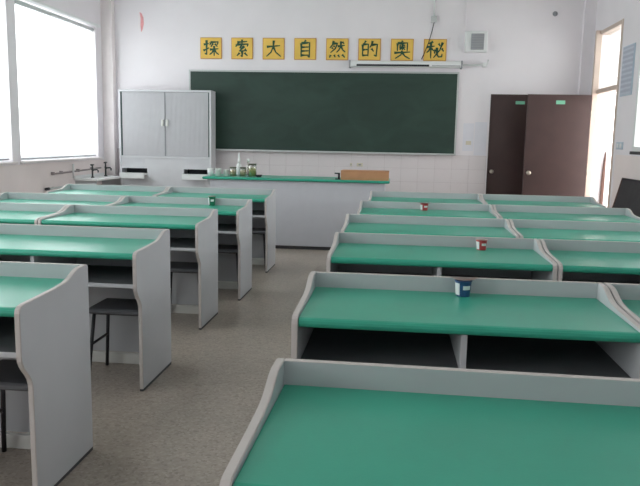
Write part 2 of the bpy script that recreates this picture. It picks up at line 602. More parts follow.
# doors ------------------------------------------------------------
def knob_mesh():
    bm = bmesh.new()
    bm_lathe(bm, [(0.0, 0.0), (0.03, 0.0), (0.03, 0.006), (0.012, 0.01), (0.012, 0.03), (0.026, 0.036), (0.03, 0.05), (0.022, 0.062), (0, 0.066)], 16)
    return finish(bm, 'knob', M_BRASS)
KNOB = knob_mesh()
d1 = box('door_1', FD[0] + 0.02, FD[1] - 0.02, YF + 0.005, YF + 0.045, 0.01, FD[2] - 0.02, M_DOOR, None, 0.003)
struct(d1, 'dark brown closed door in the front wall, left of the open one', 'door')
link('knob', KNOB, d1, (-0.385, -0.02, 1.0), (math.pi / 2, 0, 0))
bm = bmesh.new(); bm_box(bm, -0.065, 0.065, -0.004, 0, 0, 0.045, 0.001)
part('sign_plate', bm, M_SIGN, d1, (-0.03, -0.02, 1.972))
bm = bmesh.new()
bm_box(bm, FD[0], FD[0] + 0.02, YF - 0.005, YF + 0.1, 0, FD[2]); bm_box(bm, FD[1] - 0.02, FD[1], YF - 0.005, YF + 0.1, 0, FD[2])
bm_box(bm, FD[0] + 0.02, FD[1] - 0.02, YF - 0.005, YF + 0.1, FD[2] - 0.02, FD[2])
struct(part('trim_6', bm, M_DOOR), 'thin brown frame of the closed door', 'door frame')

d2 = bpy.data.objects.new('door_2', None); COL.objects.link(d2)
d2.location = (XR - 0.02, 10.095, 0.012)
struct(d2, 'brown entrance door leaf swung open in front of the closed one', 'door')
bm = bmesh.new(); bm_box(bm, -0.90, -0.052, -0.042, 0, 0, 2.085, 0.003)
part('door_leaf', bm, M_DOOR, d2)
link('knob', KNOB, d2, (-0.835, -0.042, 1.01), (math.pi / 2, 0, 0))
bm = bmesh.new(); bm_box(bm, -0.06, 0.06, -0.004, 0, 0, 0.05, 0.001)
part('sign_plate', bm, M_SIGN, d2, (-0.46, -0.042, 1.955))
for z in (0.25, 1.05, 1.85):
    bm = bmesh.new(); bm_tube(bm, [(-0.046, -0.042, z - 0.05), (-0.046, -0.042, z + 0.05)], 0.009, 8)
    part('hinge', bm, M_BRASS, d2)
# doorway frame with transom
bm = bmesh.new()
Y0, Y1, ZT = RD
bm_box(bm, XR - 0.012, XR + 0.12, Y0, Y0 + 0.055, 0, ZT, 0.003)
bm_box(bm, XR - 0.065, XR + 0.012, Y1 - 0.03, Y1 + 0.03, 0, ZT, 0.003)
bm_box(bm, XR - 0.012, XR + 0.12, Y0 + 0.055, Y1 - 0.001, ZT - 0.055, ZT - 0.004, 0.003)
bm_box(bm, XR - 0.012, XR + 0.12, Y0 + 0.055, Y1 - 0.001, 2.11, 2.17, 0.003)
fr = struct(part('trim_7', bm, M_CREAM), 'cream frame of the open doorway with a transom above', 'door frame')
bm = bmesh.new(); bm_box(bm, XR + 0.05, XR + 0.056, Y0 + 0.055, Y1 - 0.001, 2.17, ZT - 0.055)
part('pane', bm, M_GLASS, fr)
# outside: open corridor with a parapet
struct(box('corridor_floor', XR + 0.25, XR + 2.3, YB, YF + 2.5, -0.12, -0.01, M_OUT), 'pale floor of the open corridor outside', 'floor')
struct(box('corridor_parapet', XR + 2.3, XR + 2.45, YB, YF + 2.5, -0.12, 0.95, M_OUT), 'white parapet of the open corridor outside', 'wall')

struct(box('corridor_sky_blocker', XR + 0.25, XR + 2.45, YB, YF + 2.5, 3.3, 3.42, M_OUT), 'unseen white soffit added over the corridor to cut sky light', 'ceiling')  # out of view, put in to cut direct sky on the door frame

# ================================================================== FRONT WALL
# blackboard
bt = thing('blackboard', 'long dark green blackboard on the front wall', 'blackboard', (-1.13, YF, 1.231))
BW, BH = 4.0, 1.192
bm = bmesh.new(); bm_box(bm, -BW / 2 + 0.02, BW / 2 - 0.02, -0.028, -0.012, 0.02, BH - 0.02)
part('writing_surface', bm, M_BOARD, bt)
for nm, x0, x1, z0, z1 in (('frame_rail', -BW / 2, BW / 2, BH - 0.025, BH), ('frame_rail', -BW / 2, BW / 2, 0, 0.025),
                           ('frame_stile', -BW / 2, -BW / 2 + 0.025, 0.025, BH - 0.025), ('frame_stile', BW / 2 - 0.025, BW / 2, 0.025, BH - 0.025)):
    bm = bmesh.new(); bm_box(bm, x0, x1, -0.036, -0.01, z0, z1, 0.003)
    part(nm, bm, M_ALU, bt)
bm = bmesh.new()
bm_prism(bm, [(-0.036, 0.0), (-0.10, 0.0), (-0.10, 0.022), (-0.094, 0.022), (-0.094, 0.007), (-0.036, 0.007)], 'x', -BW / 2 + 0.05, BW / 2 - 0.05)
part('chalk_tray', bm, M_ALU, bt)

# plaques with characters
CH = '探索大自然的奥秘'
ORD = ['first', 'second', 'third', 'fourth', 'fifth', 'sixth', 'seventh', 'eighth']
bm = bmesh.new(); bm_box(bm, -0.163, 0.163, -0.015, 0, 0, 0.31, 0.003)
pl_me = finish(bm, 'character_plaque', M_OEDGE)
bm = bmesh.new(); bm_box(bm, -0.152, 0.152, -0.0175, -0.0151, 0.011, 0.299)
face_me = finish(bm, 'plaque_face', M_YEL)
STROKES = {
'探': [[8,70,38,75],[25,94,25,14,14,22],[6,36,40,52],[48,82,45,66],[48,82,93,85,86,68],[62,76,50,56],[74,74,88,58],[44,42,94,47],[69,62,69,6],[68,42,56,24,42,14],[70,42,82,24,97,14]],
'索': [[22,84,80,88],[50,99,50,72],[20,72,14,58],[20,71,86,74,79,60],[50,68,36,53,60,51],[64,62,34,35,70,37],[66,47,78,34],[51,34,51,4,42,11],[36,25,20,8],[64,25,82,9]],
'大': [[12,60,88,67],[52,95,49,62,36,30,10,7],[49,60,64,30,94,6]],
'自': [[54,98,42,84],[28,81,27,5],[28,81,75,84,74,4,64,11],[30,59,72,61],[30,38,72,40],[29,15,73,16]],
'然': [[30,95,22,72,8,56],[27,81,51,82,40,54,12,30],[28,69,37,62],[19,59,28,52],[52,66,93,71],[72,93,70,66,60,46,46,32],[72,64,82,46,96,34],[80,89,89,80],[14,18,7,3],[34,19,40,6],[56,19,64,6],[79,21,94,5]],
'的': [[29,97,19,80],[12,77,12,13],[12,77,43,79,42,13],[14,48,40,50],[13,18,41,19],[67,96,60,74,51,60],[62,75,93,78,88,13,75,21],[61,55,74,39]],
'奥': [[52,99,44,88],[24,85,24,42],[24,85,79,87,78,42],[37,77,42,70],[64,77,58,70],[34,63,69,65],[51,81,51,46],[50,62,36,50],[52,62,67,50],[7,33,95,38],[51,44,44,22,12,2],[52,34,66,16,94,1]],
'秘': [[38,95,13,84],[5,66,47,71],[27,87,27,5],[26,64,16,46,4,36],[30,58,45,44],[52,53,47,30],[60,63,62,26,70,13,88,15,89,30],[68,85,77,72],[91,91,76,50,42,8],[87,59,97,42]],
}
def char_mesh(c):
    bm = bmesh.new()
    S, W = 0.0026, 6.0
    for si, st in enumerate(STROKES[c]):
        pts = [Vector((st[k], st[k + 1])) for k in range(0, len(st), 2)]
        dense = []
        for k in range(len(pts) - 1):
            for q in range(4):
                dense.append(pts[k].lerp(pts[k + 1], q / 4))
        dense.append(pts[-1])
        n = len(dense)
        yb, yf = -0.0176, -0.0190 - 0.00012 * si
        Lf, Rf, Lb, Rb = [], [], [], []
        for k, p in enumerate(dense):
            tdir = (dense[min(k + 1, n - 1)] - dense[max(k - 1, 0)]).normalized()
            nn = Vector((-tdir.y, tdir.x))
            u = k / (n - 1)
            w = W * (0.85 + 0.35 * math.cos(u * math.pi * 2) * (1 - u) - 0.45 * u ** 3)
            for lst, sg, yy in ((Lf, 1, yf), (Rf, -1, yf), (Lb, 1, yb), (Rb, -1, yb)):
                q = p + nn * w * sg
                lst.append(bm.verts.new(((q.x - 50) * S, yy, (q.y - 50) * S)))
        for k in range(n - 1):
            bm.faces.new((Lf[k], Lf[k + 1], Rf[k + 1], Rf[k]))
            bm.faces.new((Lf[k], Lb[k], Lb[k + 1], Lf[k + 1]))
            bm.faces.new((Rf[k], Rf[k + 1], Rb[k + 1], Rb[k]))
        for k in (0, n - 1):
            bm.faces.new((Lf[k], Rf[k], Rb[k], Lb[k]))
    return finish(bm, 'character', M_INK)
for i, c in enumerate(CH):
    x = -2.793 + i * 0.4717
    z = 2.585 - 0.0012 * i
    p = link('character_plaque', pl_me, None, (x, YF, z))
    tag(p, 'yellow square plaque with green character %s, %s of the row above the blackboard' % (c, ORD[i]), 'plaque', 'character plaques above the blackboard')
    link('plaque_face', face_me, p)
    link('character', char_mesh(c), p, (0, 0, 0.155))

# projection-screen casing
t = thing('projector_screen_casing', 'long white projection screen casing above the right half of the blackboard', 'screen casing', (0.09, YF, 2.465))
bm = bmesh.new(); bm_box(bm, -0.80, 0.80, -0.13, -0.03, 0.012, 0.10, 0.012)
part('casing', bm, M_WHITE, t)
bm = bmesh.new(); bm_box(bm, -0.70, 0.34, -0.1335, -0.128, 0.022, 0.05)
part('screen_slot', bm, M_DARK, t)
bm = bmesh.new(); bm_box(bm, 0.38, 0.78, -0.1335, -0.128, 0.028, 0.04)
part('screen_slot', bm, M_GREYP, t)
for s in (-1, 1):
    bm = bmesh.new(); bm_box(bm, s * 0.80 - 0.012, s * 0.80 + 0.012, -0.135, 0, 0.0, 0.108, 0.004)
    part('end_cap', bm, M_GREYP, t)
bm = bmesh.new(); bm_tube(bm, [(0.81, -0.08, 0.05), (1.05, -0.08, 0.055), (1.16, -0.08, 0.07), (1.17, -0.08, 0.13)], 0.012, 8)
part('end_rod', bm, M_WHITE, t)
bm = bmesh.new(); bm_box(bm, 1.10, 1.16, -0.10, 0, 0.03, 0.09, 0.004)
part('rod_bracket', bm, M_WHITE, t)

# loudspeaker
t = thing('wall_speaker', 'white wall loudspeaker with grey grille right of the plaques', 'speaker', (1.08, YF, 2.70))
bm = bmesh.new(); bm_box(bm, -0.155, 0.155, -0.11, 0, 0, 0.285, 0.006)
part('speaker_box', bm, M_WHITE, t)
bm = bmesh.new(); bm_box(bm, -0.075, 0.105, -0.118, -0.109, 0.03, 0.25, 0.003)
g = part('grille', bm, M_GREYP, t)
bm = bmesh.new()
for k in range(9):
    bm_box(bm, -0.07, 0.10, -0.121, -0.1175, 0.042 + k * 0.023, 0.051 + k * 0.023)
part('grille_bars', bm, mat('grille_bar_grey', (164, 166, 170), 0.6, noise=0.03), g)

# conduit with junction box and hanging cable
t = thing('cable_drop', 'white cable conduit with junction box above the last plaque', 'conduit', (0.475, YF, 3.10))
bm = bmesh.new(); bm_tube(bm, [(0.0, -0.016, 0.10), (0.0, -0.016, ZC - 3.1 - 0.002)], 0.013, 8)
part('conduit', bm, M_WHITE, t)
bm = bmesh.new(); bm_box(bm, -0.04, 0.04, -0.045, 0, 0.015, 0.105, 0.005)
part('junction_box', bm, M_ALU, t)
bm = bmesh.new(); bm_tube(bm, [(0.005, -0.028, 0.02), (-0.02, -0.034, -0.1), (-0.06, -0.036, -0.26), (-0.12, -0.036, -0.42), (-0.155, -0.03, -0.50)], 0.007, 6)
part('cable', bm, M_STEEL, t)

# ribbon, nail
bm = bmesh.new()
pts = [(-0.02, 0.29), (0.0, 0.20), (0.012, 0.10), (0.0, 0.0)]
bm_prism(bm, [(-0.028, 0.29), (-0.012, 0.20), (-0.016, 0.1), (-0.008, 0.0), (0.012, 0.03), (0.034, 0.12), (0.03, 0.21), (0.004, 0.27)], 'y', -0.012, -0.004, 0.002)
tag(part('wall_ribbon', bm, M_RED, None, (-3.86, YF + 0.004, 2.97)), 'small faded red ribbon on the wall above the cabinet', 'ribbon')
bm = bmesh.new()
bm_lathe(bm, [(0, 0), (0.035, 0), (0.035, 0.006), (0.012, 0.01), (0.012, 0.05), (0, 0.052)], 14)
tag(part('wall_hook', bm, M_GREYP, None, (2.16, YF, 3.24), (math.pi / 2, 0, 0)), 'small grey hook high on the wall above the brown doors', 'hook')

# notice sheets beside the door
def sheet(x0, x1, z0, z1, label):
    bm = bmesh.new(); bm_box(bm, 0, x1 - x0, -0.0035, 0, 0, z1 - z0)
    return tag(part('notice_sheet', bm, M_PAPER, None, (x0, YF - 0.009 if z0 < 1.23 else YF, z0)), label, 'notice', 'paper notices beside the closed door')
s1 = sheet(0.965, 1.12, 1.30, 1.70, 'narrow white paper notice nearest the blackboard')
bm = bmesh.new(); bm_box(bm, 0.045, 0.12, -0.006, -0.0035, 0.09, 0.145)
part('notice_print', bm, M_YMARK, s1)
sheet(1.13, 1.305, 1.24, 1.72, 'white paper notice nearest the closed brown door')
# sockets under the blackboard
for k, (x, w, lb) in enumerate(((-0.66, 0.03, 'small grey socket plate under the blackboard, left one'), (-0.53, 0.09, 'beige wall socket under the blackboard, right one'))):
    t = thing('wall_socket', lb, 'socket', (x, YF - 0.009, 1.04))
    bm = bmesh.new(); bm_box(bm, -w / 2, w / 2, -0.01, 0, 0, 0.05, 0.002)
    part('plate', bm, M_YMARK, t)
    bm = bmesh.new(); bm_box(bm, -w / 5, w / 5, -0.012, -0.0095, 0.015, 0.035)
    part('socket_face', bm, M_GREYP, t)

# ================================================================== RIGHT WALL
t = thing('wall_poster', 'blue-grey printed notice board on the right wall beside the doorway', 'poster', (XR, 8.82, 2.01))
bm = bmesh.new(); bm_box(bm, -0.016, 0, -0.205, 0.205, 0, 0.585, 0.002)
part('backing', bm, M_BLUEG, t)
bm = bmesh.new(); bm_box(bm, -0.0185, -0.0161, -0.19, 0.19, 0.015, 0.57)
part('print', bm, M_POSTER, t)
t = thing('light_switch', 'pale blue double light switch on the right wall below the notice board', 'switch', (XR, 8.90, 1.375))
bm = bmesh.new(); bm_box(bm, -0.012, 0, -0.12, 0.12, 0, 0.09, 0.003)
part('plate', bm, M_BLUEG, t)
for s in (-1, 1):
    bm = bmesh.new(); bm_box(bm, -0.017, -0.0115, s * 0.055 - 0.03, s * 0.055 + 0.03, 0.02, 0.07, 0.002)
    part('rocker', bm, M_WHITE, t)
# leaning small blackboard
t = thing('portable_blackboard', 'small dark slate board with wooden edge leaning on the right wall', 'blackboard', (2.40, 8.53, 0.0))
ang = math.atan2(0.255, 1.05)
t.rotation_euler = (0, ang, 0)
bm = bmesh.new(); bm_box(bm, -0.010, 0.010, -1.18, -0.02, 0.02, 1.06)
part('slate_surface', bm, M_SLATE, t)
for y0, y1, z0, z1 in ((-0.022, 0.006, 0.0, 1.08), (-1.206, -1.178, 0.0, 1.08), (-1.178, -0.022, 0.0, 0.025), (-1.178, -0.022, 1.055, 1.08)):
    bm = bmesh.new(); bm_box(bm, -0.016, 0.016, y0, y1, z0, z1, 0.003)
    part('frame_strip', bm, M_WOOD if z1 - z0 > 0.5 else M_STEEL, t)
# dark board leaning outside the doorway
bm = bmesh.new(); bm_prism(bm, [(0, 0), (-0.004, 0.5), (0.0, 1.0), (0.012, 1.22), (0.024, 1.34), (0.036, 1.30), (0.04, 0.9), (0.036, 0)], 'y', 0, 0.03, 0.004)
tag(part('leaning_board', bm, M_WOOD, None, (XR + 0.145, 10.06, 0.0)), 'narrow dark brown board standing in the bright doorway', 'board')

# ================================================================== FRONT CABINET
CX0, CX1, CY0, CY1, CZ = -4.10, -2.70, 10.13, 10.39, 2.10
t = thing('equipment_cabinet', 'tall light grey cabinet with two tambour doors left of the blackboard', 'cabinet', ((CX0 + CX1) / 2, CY0, 0))
hw = (CX1 - CX0) / 2
for s in (-1, 1):
    bm = bmesh.new(); bm_box(bm, s * hw - 0.028 * (s > 0), s * hw + 0.028 * (s < 0), 0, 0.26, 0.0, CZ - 0.03, 0.004)
    part('side_panel', bm, M_CAB, t)
bm = bmesh.new(); bm_box(bm, -hw, hw, -0.004, 0.26, CZ - 0.03, CZ, 0.005)
part('top_panel', bm, M_CAB, t)
bm = bmesh.new(); bm_box(bm, -hw + 0.028, hw - 0.028, 0.24, 0.26, 0.02, CZ - 0.03)
part('back_panel', bm, M_CAB, t)
for s in (-1, 1):
    bm = bmesh.new(); bm_box(bm, s * (hw - 0.037) - 0.009, s * (hw - 0.037) + 0.009, 0.012, 0.05, 1.135, CZ - 0.032)
    part('door_seal', bm, M_DKGREEN, t)
bm = bmesh.new(); bm_box(bm, -hw + 0.028, hw - 0.028, 0.0, 0.24, 1.10, 1.133, 0.003)
part('middle_board', bm, M_CAB, t)
for s in (-1, 1):                       # tambour doors: fine vertical slats
    bm = bmesh.new()
    x0, x1 = (0.008, hw - 0.046) if s > 0 else (-hw + 0.046, -0.008)
    n = 34
    poly = []
    for k in range(n):
        u0 = x0 + (x1 - x0) * k / n; u1 = x0 + (x1 - x0) * (k + 1) / n
        poly += [(u0 + 0.0015, 0.022), (u0 + 0.004, 0.017), (u1 - 0.004, 0.017), (u1 - 0.0015, 0.022)]
    for z0, z1 in ((1.136, CZ - 0.033),):
        A = [bm.verts.new((u, v, z0)) for u, v in poly]; B = [bm.verts.new((u, v, z1)) for u, v in poly]
        for k in range(len(poly) - 1):
            bm.faces.new((A[k], A[k + 1], B[k + 1], B[k]))
        a0 = [bm.verts.new((x1, 0.03, z)) for z in (z0, z1)]; a1 = [bm.verts.new((x0, 0.03, z)) for z in (z0, z1)]
        bm.faces.new((A[-1], a0[0], a0[1], B[-1])); bm.faces.new((a0[0], a1[0], a1[1], a0[1])); bm.faces.new((a1[0], A[0], B[0], a1[1]))
        bm.faces.new(A[::-1] + [a1[0], a0[0]][::1][::-1][::-1]) if False else None
    dr = part('tambour_door', bm, M_CABD, t)
    bm = bmesh.new(); bm_box(bm, s * 0.035 - 0.018, s * 0.035 + 0.018, -0.012, 0.018, 1.575, 1.67, 0.006)
    part('handle', bm, M_KICK, dr)
bm = bmesh.new(); bm_box(bm, -0.007, 0.007, 0.010, 0.03, 1.136, CZ - 0.033)
part('centre_stile', bm, M_GREYP, t)
# lower body with louvres and two pull-out trays
bm = bmesh.new(); bm_box(bm, -hw + 0.028, hw - 0.028, 0.012, 0.03, 0.95, 1.10); bm_box(bm, -0.28, 0.28, 0.012, 0.03, 0.86, 0.95); bm_box(bm, -hw + 0.028, hw - 0.028, 0.012, 0.03, 0.06, 0.86)
part('lower_front', bm, M_CAB, t)
for x0, x1 in ((-hw + 0.06, -0.32), (0.32, hw - 0.14)):
    for k in range(3):
        bm = bmesh.new(); bm_box(bm, x0, x1, 0.004, 0.013, 1.03 + k * 0.022, 1.042 + k * 0.022, 0.002)
        part('louvre', bm, M_CAB, t)
for x0, x1 in ((-hw + 0.03, -0.282), (0.282, hw - 0.03)):
    bm = bmesh.new(); bm_box(bm, x0, x1, 0.2, 0.22, 0.873, 0.95)
    part('tray_recess', bm, M_DARK, t)
    bm = bmesh.new(); bm_box(bm, x0 + 0.005, x1 - 0.005, -0.10, 0.18, 0.855, 0.872, 0.003); bm_box(bm, x0 + 0.005, x1 - 0.005, -0.115, -0.10, 0.80, 0.885, 0.003)
    part('pull_out_tray', bm, M_WHITE, t)
bm = bmesh.new(); bm_box(bm, -hw + 0.04, hw - 0.04, 0.03, 0.24, 0, 0.06)
part('plinth', bm, M_FOOT, t)

# ================================================================== TEACHER'S DESK
t = thing('teacher_desk', 'long pale grey demonstration bench with green top before the blackboard', 'desk', (-1.265, 8.93, 0))
TX = 1.045
TZ = 0.888
bm = bmesh.new(); bm_box(bm, -TX - 0.1 + 0.02, TX + 0.095, 0, 0.022, 0.045, TZ, 0.002)
part('front_panel', bm, M_TDESK, t)
for x in (-TX - 0.08, TX + 0.071):
    bm = bmesh.new(); bm_box(bm, x, x + 0.024, 0.022, 0.62, 0.0, TZ, 0.002)
    part('side_panel', bm, M_TDESK, t)
bm = bmesh.new(); bm_box(bm, -TX - 0.18, TX + 0.155, -0.05, 0.68, TZ, TZ + 0.032, 0.010)
part('worktop', bm, M_GREEN, t)
bm = bmesh.new(); bm_box(bm, -TX - 0.06, TX + 0.06, 0.024, 0.04, 0.0, 0.045)
part('plinth', bm, M_FOOT, t)
TDZ = TZ + 0.032

def lathe_obj(name, prof, m, parent=None, loc=(0, 0, 0), seg=18):
    bm = bmesh.new(); bm_lathe(bm, prof, seg)
    return part(name, bm, m, parent, loc)

def shell(r0, r1, h, th=0.003):
    return [(0, 0), (r0, 0), (r1, h), (r1 - th, h), (r0 - th, th), (0, th)]

def jar(x, y, r, h, fill, label, lid=None, group='specimen jars on the bench'):
    t = thing('specimen_jar', label, 'jar', (x, y, TDZ), group=group)
    lathe_obj('glass_body', [(0, 0.001), (r, 0.001), (r, h * 0.85), (r * 0.9, h * 0.92), (r * 0.9, h), (r * 0.9 - 0.003, h), (r - 0.004, h * 0.82), (r - 0.004, 0.006), (0, 0.006)], M_CLEAR, t)
    lathe_obj('contents', [(0, 0.008), (r - 0.007, 0.008), (r - 0.007, h * 0.78), (0, h * 0.8)], fill, t)
    if lid:
        lathe_obj('lid', [(0, h + 0.001), (r * 0.97, h + 0.001), (r * 0.97, h + 0.018), (0, h + 0.02)], lid, t)
    return t

def beaker(x, y, r, h, label, m=None):
    t = thing('glass_beaker', label, 'beaker', (x, y, TDZ), group='clear beakers on the bench')
    lathe_obj('glass_wall', [(0, 0.001), (r, 0.001), (r, h - 0.006), (r * 1.1, h), (r * 1.06, h), (r - 0.003, h - 0.008), (r - 0.003, 0.004), (0, 0.004)], m or M_FROST, t)
    lathe_obj('dark_base', [(0, 0.0045), (r * 0.8, 0.0045), (r * 0.8, 0.014), (0, 0.016)], M_LID, t)
    return t
bt2 = thing('white_beaker', 'white plastic beaker at the left end of the bench', 'beaker', (-2.43, 9.08, TDZ))
lathe_obj('cup_wall', shell(0.036, 0.043, 0.10), M_WHITE, bt2)
bm = bmesh.new(); bm_tube(bm, [(0.04, 0, 0.08), (0.068, 0, 0.07), (0.066, 0, 0.035), (0.038, 0, 0.025)], 0.004, 6)
part('handle', bm, M_WHITE, bt2)
beaker(-2.325, 9.08, 0.040, 0.10, 'clear glass beaker next to the white beaker')
beaker(-2.225, 9.10, 0.034, 0.085, 'small clear beaker between the glass beaker and the jars')
jar(-2.13, 9.10, 0.046, 0.105, M_OLIVE, 'short jar of olive material, leftmost of the jars', M_LID)
jar(-2.00, 9.11, 0.044, 0.105, M_OLIVE, 'short jar in front of the pointed white bottle', M_LID)
jar(-1.875, 9.12, 0.056, 0.155, M_MOSS, 'tallest jar with green contents on the bench', M_LID)
t = thing('wash_bottle', 'white pointed wash bottle standing behind the jars', 'bottle', (-2.095, 9.30, TDZ))
lathe_obj('bottle_body', [(0, 0.001), (0.036, 0.001), (0.038, 0.01), (0.038, 0.12), (0.03, 0.15), (0.016, 0.17), (0, 0.17)], M_WHITE, t)
lathe_obj('cap', [(0, 0.17), (0.019, 0.17), (0.021, 0.195), (0.019, 0.22), (0.008, 0.31), (0, 0.312)], M_WHITE, t)
t = thing('conical_flask', 'clear conical flask with narrow neck behind the tallest jar', 'flask', (-1.975, 9.32, TDZ))
lathe_obj('flask_body', [(0, 0.001), (0.05, 0.001), (0.053, 0.01), (0.02, 0.14), (0.018, 0.20), (0.022, 0.205), (0.018, 0.205), (0.015, 0.20), (0.016, 0.14), (0.048, 0.012), (0, 0.006)], M_CLEAR, t)
lathe_obj('stopper', [(0, 0.19), (0.014, 0.19), (0.019, 0.225), (0, 0.23)], M_WHITE, t)
t = thing('dark_dish', 'small dark dish right of the tallest jar', 'dish', (-1.785, 9.1, TDZ))
lathe_obj('dish_bowl', [(0, 0), (0.03, 0), (0.045, 0.03), (0.041, 0.03), (0.028, 0.005), (0, 0.005)], M_STEEL, t)
lathe_obj('dish_contents', [(0, 0.006), (0.03, 0.006), (0.036, 0.022), (0, 0.028)], M_LID, t)
# tray box and small dark stand on the right end
t = thing('wooden_tray_box', 'long shallow brown wooden box on the right end of the bench', 'box', (-0.385, 9.1, TDZ))
bx_, by_, bh_ = 0.305, 0.16, 0.106
for n, x0, x1, y0, y1 in (('front_board', -bx_, bx_, -by_, -by_ + 0.012), ('back_board', -bx_, bx_, by_ - 0.012, by_), ('end_board', -bx_, -bx_ + 0.012, -by_ + 0.012, by_ - 0.012), ('end_board', bx_ - 0.012, bx_, -by_ + 0.012, by_ - 0.012)):
    bm = bmesh.new(); bm_box(bm, x0, x1, y0, y1, 0, bh_, 0.002)
    part(n, bm, M_CARD, t)
bm = bmesh.new(); bm_box(bm, -bx_ + 0.012, bx_ - 0.012, -by_ + 0.012, by_ - 0.012, 0.0, 0.01)
part('base_board', bm, M_CARD, t)
bm = bmesh.new(); bm_box(bm, -bx_ - 0.004, bx_ + 0.004, -by_ - 0.004, by_ + 0.004, bh_, bh_ + 0.012, 0.003)
part('lid', bm, M_CARD, t)
t = thing('small_stand', 'small dark clamp stand left of the wooden box', 'stand', (-0.73, 9.0, TDZ))
bm = bmesh.new(); bm_box(bm, -0.035, 0.035, -0.03, 0.03, 0, 0.012, 0.003); part('base', bm, M_STEEL, t)
bm = bmesh.new(); bm_tube(bm, [(0.012, 0, 0.012), (0.012, 0, 0.085)], 0.014, 10); part('post', bm, M_STEEL, t)
bm = bmesh.new(); bm_tube(bm, [(0.02, 0, 0.078), (-0.045, 0, 0.078)], 0.009, 8); part('arm', bm, M_TAP, t)

# ================================================================== LEFT WALL FITTINGS
CTZ = 0.82
t = thing('sink_counter', 'white wall counter beside the cabinet under the front window', 'counter', (XL + 0.006, 9.33, 0))
bm = bmesh.new(); bm_box(bm, 0, 0.335, 0, 0.98, CTZ - 0.03, CTZ, 0.004); part('counter_top', bm, M_WHITE, t)
for y in (0.03, 0.93):
    bm = bmesh.new(); bm_box(bm, 0.0, 0.30, y, y + 0.025, 0.0, CTZ - 0.03); part('support_panel', bm, M_PANEL, t)
bm = bmesh.new(); bm_box(bm, 0.0, 0.02, 0.0, 0.98, CTZ, CTZ + 0.04, 0.003); part('splash_strip', bm, M_WHITE, t)
t = thing('pipe_stub', 'short grey pipe with dark end, low on the left wall behind the farthest left desk', 'pipe', (XL + 0.006, 8.5, 0.72))
bm = bmesh.new(); bm_tube(bm, [(0.03, 0.03, 0.012), (0.03, 0.75, 0.012)], 0.013, 8); part('pipe_run', bm, M_ALU, t)
bm = bmesh.new(); bm_tube(bm, [(0.03, -0.03, 0.012), (0.03, 0.05, 0.012)], 0.020, 8); part('end_cap', bm, M_STEEL, t)
for y in (0.2, 0.65):
    bm = bmesh.new(); bm_box(bm, 0.0, 0.02, y - 0.012, y + 0.012, 0.0, 0.025); part('pipe_clip', bm, M_PIPE, t)
def tap(x, y, z0, h, label, goose=True):
    t = thing('lab_tap', label, 'tap', (x, y, z0), group='dark taps under the front window')
    bm = bmesh.new(); bm_lathe(bm, [(0, 0), (0.025, 0), (0.025, 0.012), (0.012, 0.02), (0.012, h * 0.6), (0.018, h * 0.62), (0.012, h * 0.7), (0.009, h), (0, h)], 12); part('stem', bm, M_TAP, t)
    bm = bmesh.new()
    bm_tube(bm, [(0, 0, h * 0.5), (0.02, 0, h * 0.6), (0.07, 0, h * 0.62), (0.085, 0, h * 0.55), (0.085, 0, h * 0.42)], 0.011, 8); part('spout', bm, M_TAP, t)
    bm = bmesh.new(); bm_tube(bm, [(0, -0.045, h * 0.97), (0, 0.045, h * 0.97)], 0.011, 8); part('handle', bm, M_TAP, t)
tap(-4.30, 9.62, CTZ, 0.19, 'dark laboratory tap farther from the corner, under the window')
tap(-4.30, 10.08, CTZ, 0.21, 'dark laboratory tap closest to the cabinet corner')
t = thing('wall_pipe', 'thin grey pipe with fittings running under the front window', 'pipe', (XL + 0.006, 8.66, 0.90))
bm = bmesh.new(); bm_tube(bm, [(0.03, 0, 0.015), (0.03, 1.05, 0.03), (0.03, 1.5, 0.04)], 0.012, 8); part('pipe_run', bm, M_PIPE, t)
for y in (0.02, 0.25, 0.75, 1.2):
    bm = bmesh.new(); bm_box(bm, 0.0, 0.045, y - 0.015, y + 0.015, 0.0 + y * 0.015, 0.04 + y * 0.015, 0.004); part('pipe_clip', bm, M_PIPE, t)
bm = bmesh.new(); bm_tube(bm, [(0.05, 0.55, -0.07), (0.05, 0.55, 0.13)], 0.014, 8); part('riser', bm, M_WHITE, t)

